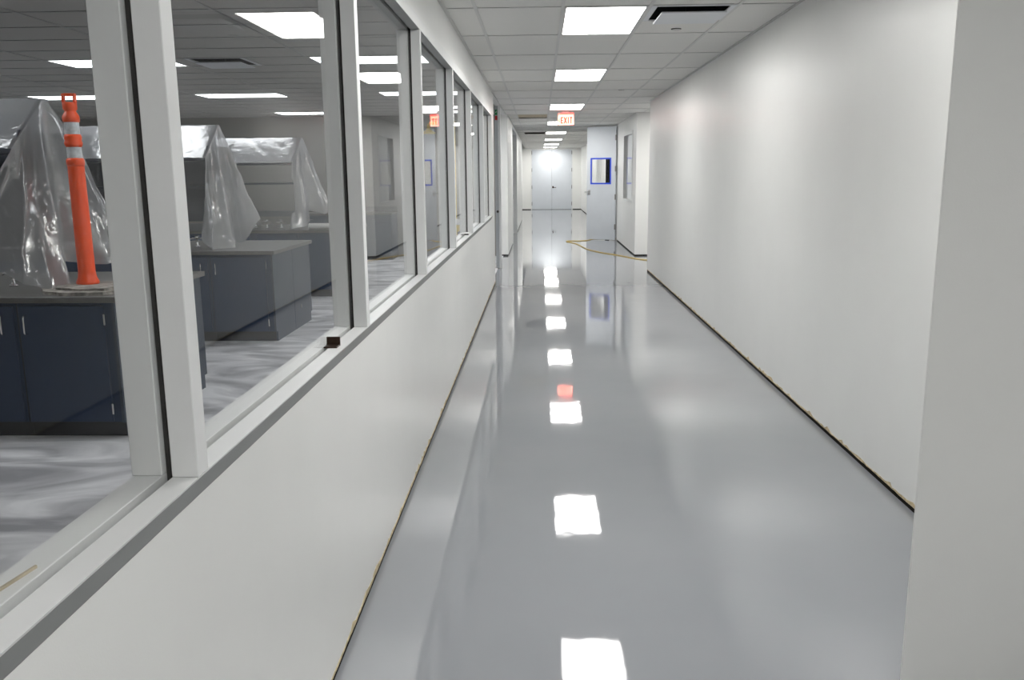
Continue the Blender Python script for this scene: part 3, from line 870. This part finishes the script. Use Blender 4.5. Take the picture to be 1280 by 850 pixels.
# polythene sheets
def interp(tab, s):
    for (a, pa), (c, pc) in zip(tab[:-1], tab[1:]):
        if s <= c:
            u = (s-a)/(c-a); u = u*u*(3-2*u)
            return tuple(p+(q-p)*u for p, q in zip(pa, pc))
    return tab[-1][1]
HW = (0.42, 0.42, 0.54)
def sheet(i, bottom, fold):
    ym = BENCH[i]+DEPTH+0.02
    bm = BM()
    NS, NT, NX = 56, 40, 60
    XE = -3.315
    def prof(s):
        a = abs(2*s-1)
        return (ym-HW[i]+2*HW[i]*s, 2.145-0.335*max(0.0, a-0.07)/0.93)
    rows_ = []
    # roof of the sheet, from its far end to the aisle end
    for k in range(NX+1):
        x = XS0-0.06+(XE-XS0+0.06)*k/NX
        r = []
        for j in range(NS+1):
            y, z = prof(j/NS)
            w = 0.010*noise.noise(Vector((x*5, y*4, i*7.0)))+0.012*noise.noise(Vector((x*9+z*14, i, 2)))
            e = k/NX
            r.append((x, y-w*0.6, z-abs(w)*0.6-0.012*(1-e)*0))
        rows_.append(r)
    # aisle-end fall
    for k in range(1, NT+1):
        t = k/NT
        r = []
        for j in range(NS+1):
            s = j/NS
            y0, z0 = prof(s)
            bx, by, bz = interp(bottom, s)
            tt = t**0.85
            x = XE+(bx-XE)*t**1.15; y = y0+(by-y0)*tt; z = z0+(bz-z0)*t
            env = math.sin(PI*min(1, t*0.62))*1.0
            x += env*(fold*math.sin(2*PI*(5.0*s+0.35*t)+i*2.1)+0.55*fold*math.sin(2*PI*(11*s-0.3*t)+i))
            y += env*0.35*fold*math.sin(2*PI*(7*s)+1.3*i)
            w = noise.noise(Vector((s*7, t*4, i*3.3)))*0.03*t-0.02*t*abs(noise.noise(Vector((s*15, t*5, i*1.3+9))))
            x += w
            if y > ym-HW[i]+0.02:
                x = max(x, -3.318)
            z = max(z+0.4*w, 0.908)
            r.append((x, y, z))
        rows_.append(r)
    V = [[bm.verts.new(p) for p in r] for r in rows_]
    for a in range(len(V)-1):
        for c in range(NS):
            bm.faces.new((V[a][c], V[a][c+1], V[a+1][c+1], V[a+1][c]))
    lab = ['grey translucent plastic sheet over the shelf rack behind the orange post',
           'shiny translucent plastic sheet draped over the middle shelf rack',
           'shiny translucent plastic sheet draped over the third, farthest shelf rack'][i]
    return tag(obj('plastic_sheet', bm, MPLAS, smooth=True), lab, 'plastic sheet', 'plastic sheets over the lab shelves')
sheet(0, [(0, (-3.78, 5.30, 1.16)), (.10, (-3.50, 5.25, 1.10)), (.22, (-3.24, 5.26, .975)), (.32, (-3.12, 5.32, .925)), (.42, (-3.08, 5.48, .925)), (.48, (-3.30, 5.70, 1.05)), (.53, (-3.30, 5.86, 1.05)), (.7, (-3.06, 6.0, 1.02)), (.85, (-3.00, 6.12, 1.06)), (1, (-3.1, 6.28, 1.2))], 0.009)
sheet(1, [(0, (-3.37, 8.52, .99)), (.15, (-3.24, 8.42, .912)), (.33, (-3.10, 8.66, .912)), (.44, (-3.17, 8.90, .95)), (.5, (-3.33, 9.00, 1.2)), (.56, (-3.28, 9.14, .96)), (.7, (-3.25, 9.32, .90)), (.85, (-3.10, 9.46, 1.15)), (1, (-3.28, 9.5, 1.5))], 0.010)
sheet(2, [(0, (-3.45, 11.68, .93)), (.2, (-3.36, 11.60, .915)), (.35, (-3.18, 11.78, .95)), (.46, (-3.22, 12.0, 1.0)), (.5, (-3.33, 12.12, 1.15)), (.7, (-3.08, 12.38, 1.08)), (.85, (-3.03, 12.54, 1.12)), (1, (-3.2, 12.66, 1.3))], 0.010)

# ------------------------------------------------------------------ orange post on its dusty base
DX, DY = -2.955, 5.48
def zy(y):
    return 0.925+(357-y)/197.2
t = thing('delineator_post', 'orange plastic traffic post with two silver bands on the nearest worktop', 'traffic post', (DX, DY, 0.906))
b = BM()
def slab(bm, pts, z0, z1):
    prism(bm, pts, 'z', z0, z1)
slab(b, [(-3.20, 5.36), (-3.11, 5.22), (-2.93, 5.13), (-2.70, 5.16), (-2.62, 5.30), (-2.61, 5.48), (-2.72, 5.66), (-2.92, 5.70), (-3.10, 5.62)], 0.906, 0.926)
slab(b, [(-3.12, 5.40), (-3.06, 5.27), (-2.90, 5.21), (-2.72, 5.23), (-2.68, 5.42), (-2.76, 5.60), (-2.94, 5.64), (-3.07, 5.57)], 0.926, 0.940)
random.seed(5)
bmesh.ops.subdivide_edges(b, edges=b.edges[:], cuts=2)
for v in b.verts:
    n_ = noise.noise(v.co*9.0)
    v.co.x += 0.012*n_; v.co.y += 0.012*noise.noise(v.co*11+Vector((5, 0, 0)))
    if v.co.z > 0.91:
        v.co.z += 0.006*n_
obj('rubber_base', b, MRUB, t, 'grey dusty layered base slab')
PR = 0.92
b = BM(); lathe(b, [(0.074, 0.938), (0.076, 0.955), (0.062, 0.985), (0.0565, 1.02), (0.0535, zy(205)), (0.053, zy(203))], DX, DY, 28, PR, PR); obj('tube', b, MORANGE, t, smooth=True)
b = BM(); lathe(b, [(0.053, zy(206)), (0.058, zy(203)), (0.058, zy(198)), (0.050, zy(195.5))], DX, DY, 28, PR, PR); obj('ring', b, MORANGE, t, smooth=True)
b = BM(); lathe(b, [(0.0475, zy(196)), (0.0475, zy(181))], DX, DY, 28, PR, PR); obj('reflective_band', b, MREFL, t, 'silver reflective band', smooth=False)
b = BM(); lathe(b, [(0.049, zy(182)), (0.057, zy(179)), (0.057, zy(176)), (0.052, zy(174)), (0.056, zy(172)), (0.056, zy(169)), (0.049, zy(166.5))], DX, DY, 28, PR, PR); obj('ring', b, MORANGE, t, smooth=True)
b = BM(); lathe(b, [(0.0475, zy(167)), (0.0475, zy(151))], DX, DY, 28, PR, PR); obj('reflective_band', b, MREFL, t, 'silver reflective band')
b = BM(); lathe(b, [(0.049, zy(152)), (0.055, zy(150)), (0.055, zy(145)), (0.048, zy(142.5)), (0.036, zy(139)), (0.036, zy(138.2)), (0.046, zy(136)), (0.046, zy(129.5)), (0.042, zy(128))], DX, DY, 28, PR, PR); obj('cap', b, MORANGE, t, smooth=True)
b = BM()
w, zt, zb = 0.040, zy(117.2), zy(129)
box(b, DX-w-0.004, DX-w+0.012, DY-0.013, DY+0.013, zb, zt, 0.004); box(b, DX+w-0.012, DX+w+0.004, DY-0.013, DY+0.013, zb, zt, 0.004); box(b, DX-w+0.010, DX+w-0.010, DY-0.013, DY+0.013, zt-0.017, zt+0.001, 0.004)
obj('carry_handle', b, MORANGE, t)

# white tube lying on the third bench
t = thing('cardboard_tube', 'white rolled tube lying on the front edge of the third worktop', 'tube', (-2.97, 11.62, 0.9055))
b = BM(); tube(b, [(-3.13, 11.62, 0.9475), (-2.60, 11.60, 0.9475)], 0.042, 20); obj('roll', b, MWHT, t, smooth=False)
b = BM(); tube(b, [(-3.134, 11.62, 0.9475), (-3.1295, 11.62, 0.9475)], 0.03, 16); obj('core', b, MGASK, t)

# low bench along the lab back wall
BX = -2.86
for j in range(3):
    x1 = BX-0.62*j
    t = thing('wall_cabinet_base', ['grey base cabinet at the right end of the back wall bench', 'grey base cabinet second along the back wall bench', 'grey base cabinet third along the back wall bench'][j], 'cabinet', (x1-0.31, 16.55, 0), 'grey cabinets along the lab back wall')
    mg = MNAVYE
    b = BM(); box(b, x1-0.619, x1-0.001, 16.56, YL-0.001, 0.09, 0.868); obj('carcass', b, mg, t)
    b = BM(); box(b, x1-0.619, x1-0.001, 16.60, YL-0.02, 0.0, 0.09); obj('toe_kick', b, MKICK, t)
    b = BM(); box(b, x1-0.60, x1-0.02, 16.54, 16.5595, 0.10, 0.70, 0.002); d = obj('door', b, mg, t)
    b = BM(); tube(b, [(x1-0.55, 16.541, 0.66), (x1-0.55, 16.51, 0.655), (x1-0.55, 16.51, 0.565), (x1-0.55, 16.541, 0.56)], 0.005, 8); obj('handle', b, MCHROME, d)
    b = BM(); box(b, x1-0.60, x1-0.02, 16.54, 16.5595, 0.715, 0.86, 0.002); d = obj('drawer', b, mg, t)
    b = BM(); tube(b, [(x1-0.36, 16.541, 0.79), (x1-0.355, 16.51, 0.79), (x1-0.265, 16.51, 0.79), (x1-0.26, 16.541, 0.79)], 0.005, 8); obj('handle', b, MCHROME, d)
b = BM(); box(b, BX-1.9, BX+0.02, 16.52, YL-0.001, 0.8685, 0.905, 0.003); box(b, BX-1.9, BX+0.02, YL-0.025, YL-0.001, 0.905, 1.005)
tag(obj('worktop', b, MTOP), 'dark worktop with upstand along the lab back wall', 'worktop', 'lab worktops')

# yellow emergency shower by the lab end of the window wall
SX, SY_ = -1.125, 11.5
t = thing('emergency_shower', 'yellow emergency shower and eyewash station standing in the lab', 'safety shower', (SX, SY_, 0))
b = BM(); tube(b, [(SX, SY_, 0.012), (SX, SY_, 2.30)], 0.020, 14); obj('pipe', b, MYEL, t, smooth=True)
b = BM(); lathe(b, [(0.10, 0.0), (0.10, 0.012), (0.03, 0.02), (0.028, 0.05)], SX, SY_, 20); obj('floor_flange', b, MYEL, t)
b = BM(); tube(b, [(SX+0.005, SY_, 2.285), (-1.40, SY_, 2.285), (-1.435, SY_, 2.28), (-1.452, SY_, 2.26), (-1.455, SY_, 2.20)], 0.020, 14); obj('overhead_arm', b, MYEL, t, smooth=True)
b = BM(); lathe(b, [(0.025, 2.225), (0.03, 2.20), (0.085, 2.165), (0.09, 2.15), (0.075, 2.145)], -1.455, SY_, 20); obj('shower_head', b, MYEL, t, smooth=True)
b = BM(); lathe(b, [(0.02, 0.86), (0.09, 0.90), (0.135, 0.965), (0.14, 0.975), (0.12, 0.97), (0.05, 0.92)], SX, SY_-0.17, 22); obj('eyewash_bowl', b, MYEL, t, smooth=True)
b = BM(); lathe(b, [(0.145, 0.976), (0.13, 1.02), (0.06, 1.045), (0.01, 1.05)], SX, SY_-0.17, 22); obj('bowl_cover', b, MWHT, t, 'white dust cover on the eyewash bowl', smooth=True)
b = BM(); box(b, SX-0.012, SX+0.012, SY_-0.05, SY_-0.022, 2.03, 2.26, 0.003); obj('pull_rod', b, MYEL, t)

# ------------------------------------------------------------------ loose things
# yellow hose looping on the corridor floor
pts = [(3.3, 15.2), (2.6, 15.55), (2.04, 16.145), (1.836, 16.467), (1.537, 17.228), (1.272, 17.78), (1.035, 18.562), (0.942, 19.3), (0.85, 20.05), (0.75, 20.45), (0.645, 20.72), (0.66, 20.95), (0.78, 20.97), (0.95, 20.95), (1.178, 21.14), (1.34, 21.6), (1.6, 21.8), (2.1, 21.7), (2.6, 21.5)]
def catmull(P, n=6):
    P = [Vector((p[0], p[1], 0.009)) for p in P]
    P = [P[0]]+P+[P[-1]]; out = []
    for a in range(1, len(P)-2):
        for k in range(n):
            u = k/n; p0, p1, p2, p3 = P[a-1:a+3]
            out.append(0.5*((2*p1)+(p2-p0)*u+(2*p0-5*p1+4*p2-p3)*u*u+(3*p1-p0-3*p2+p3)*u**3))
    out.append(P[-2]); return out
b = BM(); tube(b, catmull(pts), 0.0085, 8)
tag(obj('hose', b, MHOSE, smooth=True), 'yellow hose looping out of the side passage across the floor', 'hose')

# small dark bracket on the sill
t = thing('metal_bracket', 'small dark brown metal bracket standing on the window sill', 'bracket', (-0.70, 2.79, SILL))
b = BM(); box(b, -0.713, -0.668, 2.74, 2.785, SILL+0.0005, SILL+0.0045, 0.001); obj('foot_plate', b, MDARKM, t)
b = BM(); box(b, -0.713, -0.668, 2.785, 2.792, SILL+0.0005, SILL+0.030, 0.001); obj('upright_plate', b, MDARKM, t)
b = BM(); tube(b, [(-0.713, 2.786, SILL+0.004), (-0.668, 2.786, SILL+0.004)], 0.005, 8); obj('knuckle', b, MDARKM, t)
# thin stick on the lab side of the sill
b = BM(); z = SILL+0.0045
prism(b, [(-0.7475, 1.02), (-0.7435, 1.018), (-0.7285, 1.132), (-0.7325, 1.134)], 'z', z, z+0.004)
tag(obj('wood_stick', b, MWOOD), 'thin pale wooden stick lying on the inner sill of the nearest window', 'stick')
# white clip on the sill farther along
t = thing('plastic_clip', 'small white clip with dark ends on the sill, fourth window along', 'clip', (-0.69, 8.12, SILL))
b = BM(); box(b, -0.708, -0.664, 8.05, 8.25, SILL+0.0005, SILL+0.014, 0.002); obj('body', b, MWHT, t)
for yy in (8.035, 8.251):
    b = BM(); box(b, -0.706, -0.667, yy, yy+0.014, SILL+0.0005, SILL+0.012, 0.002); obj('end_cap', b, MGASK, t)
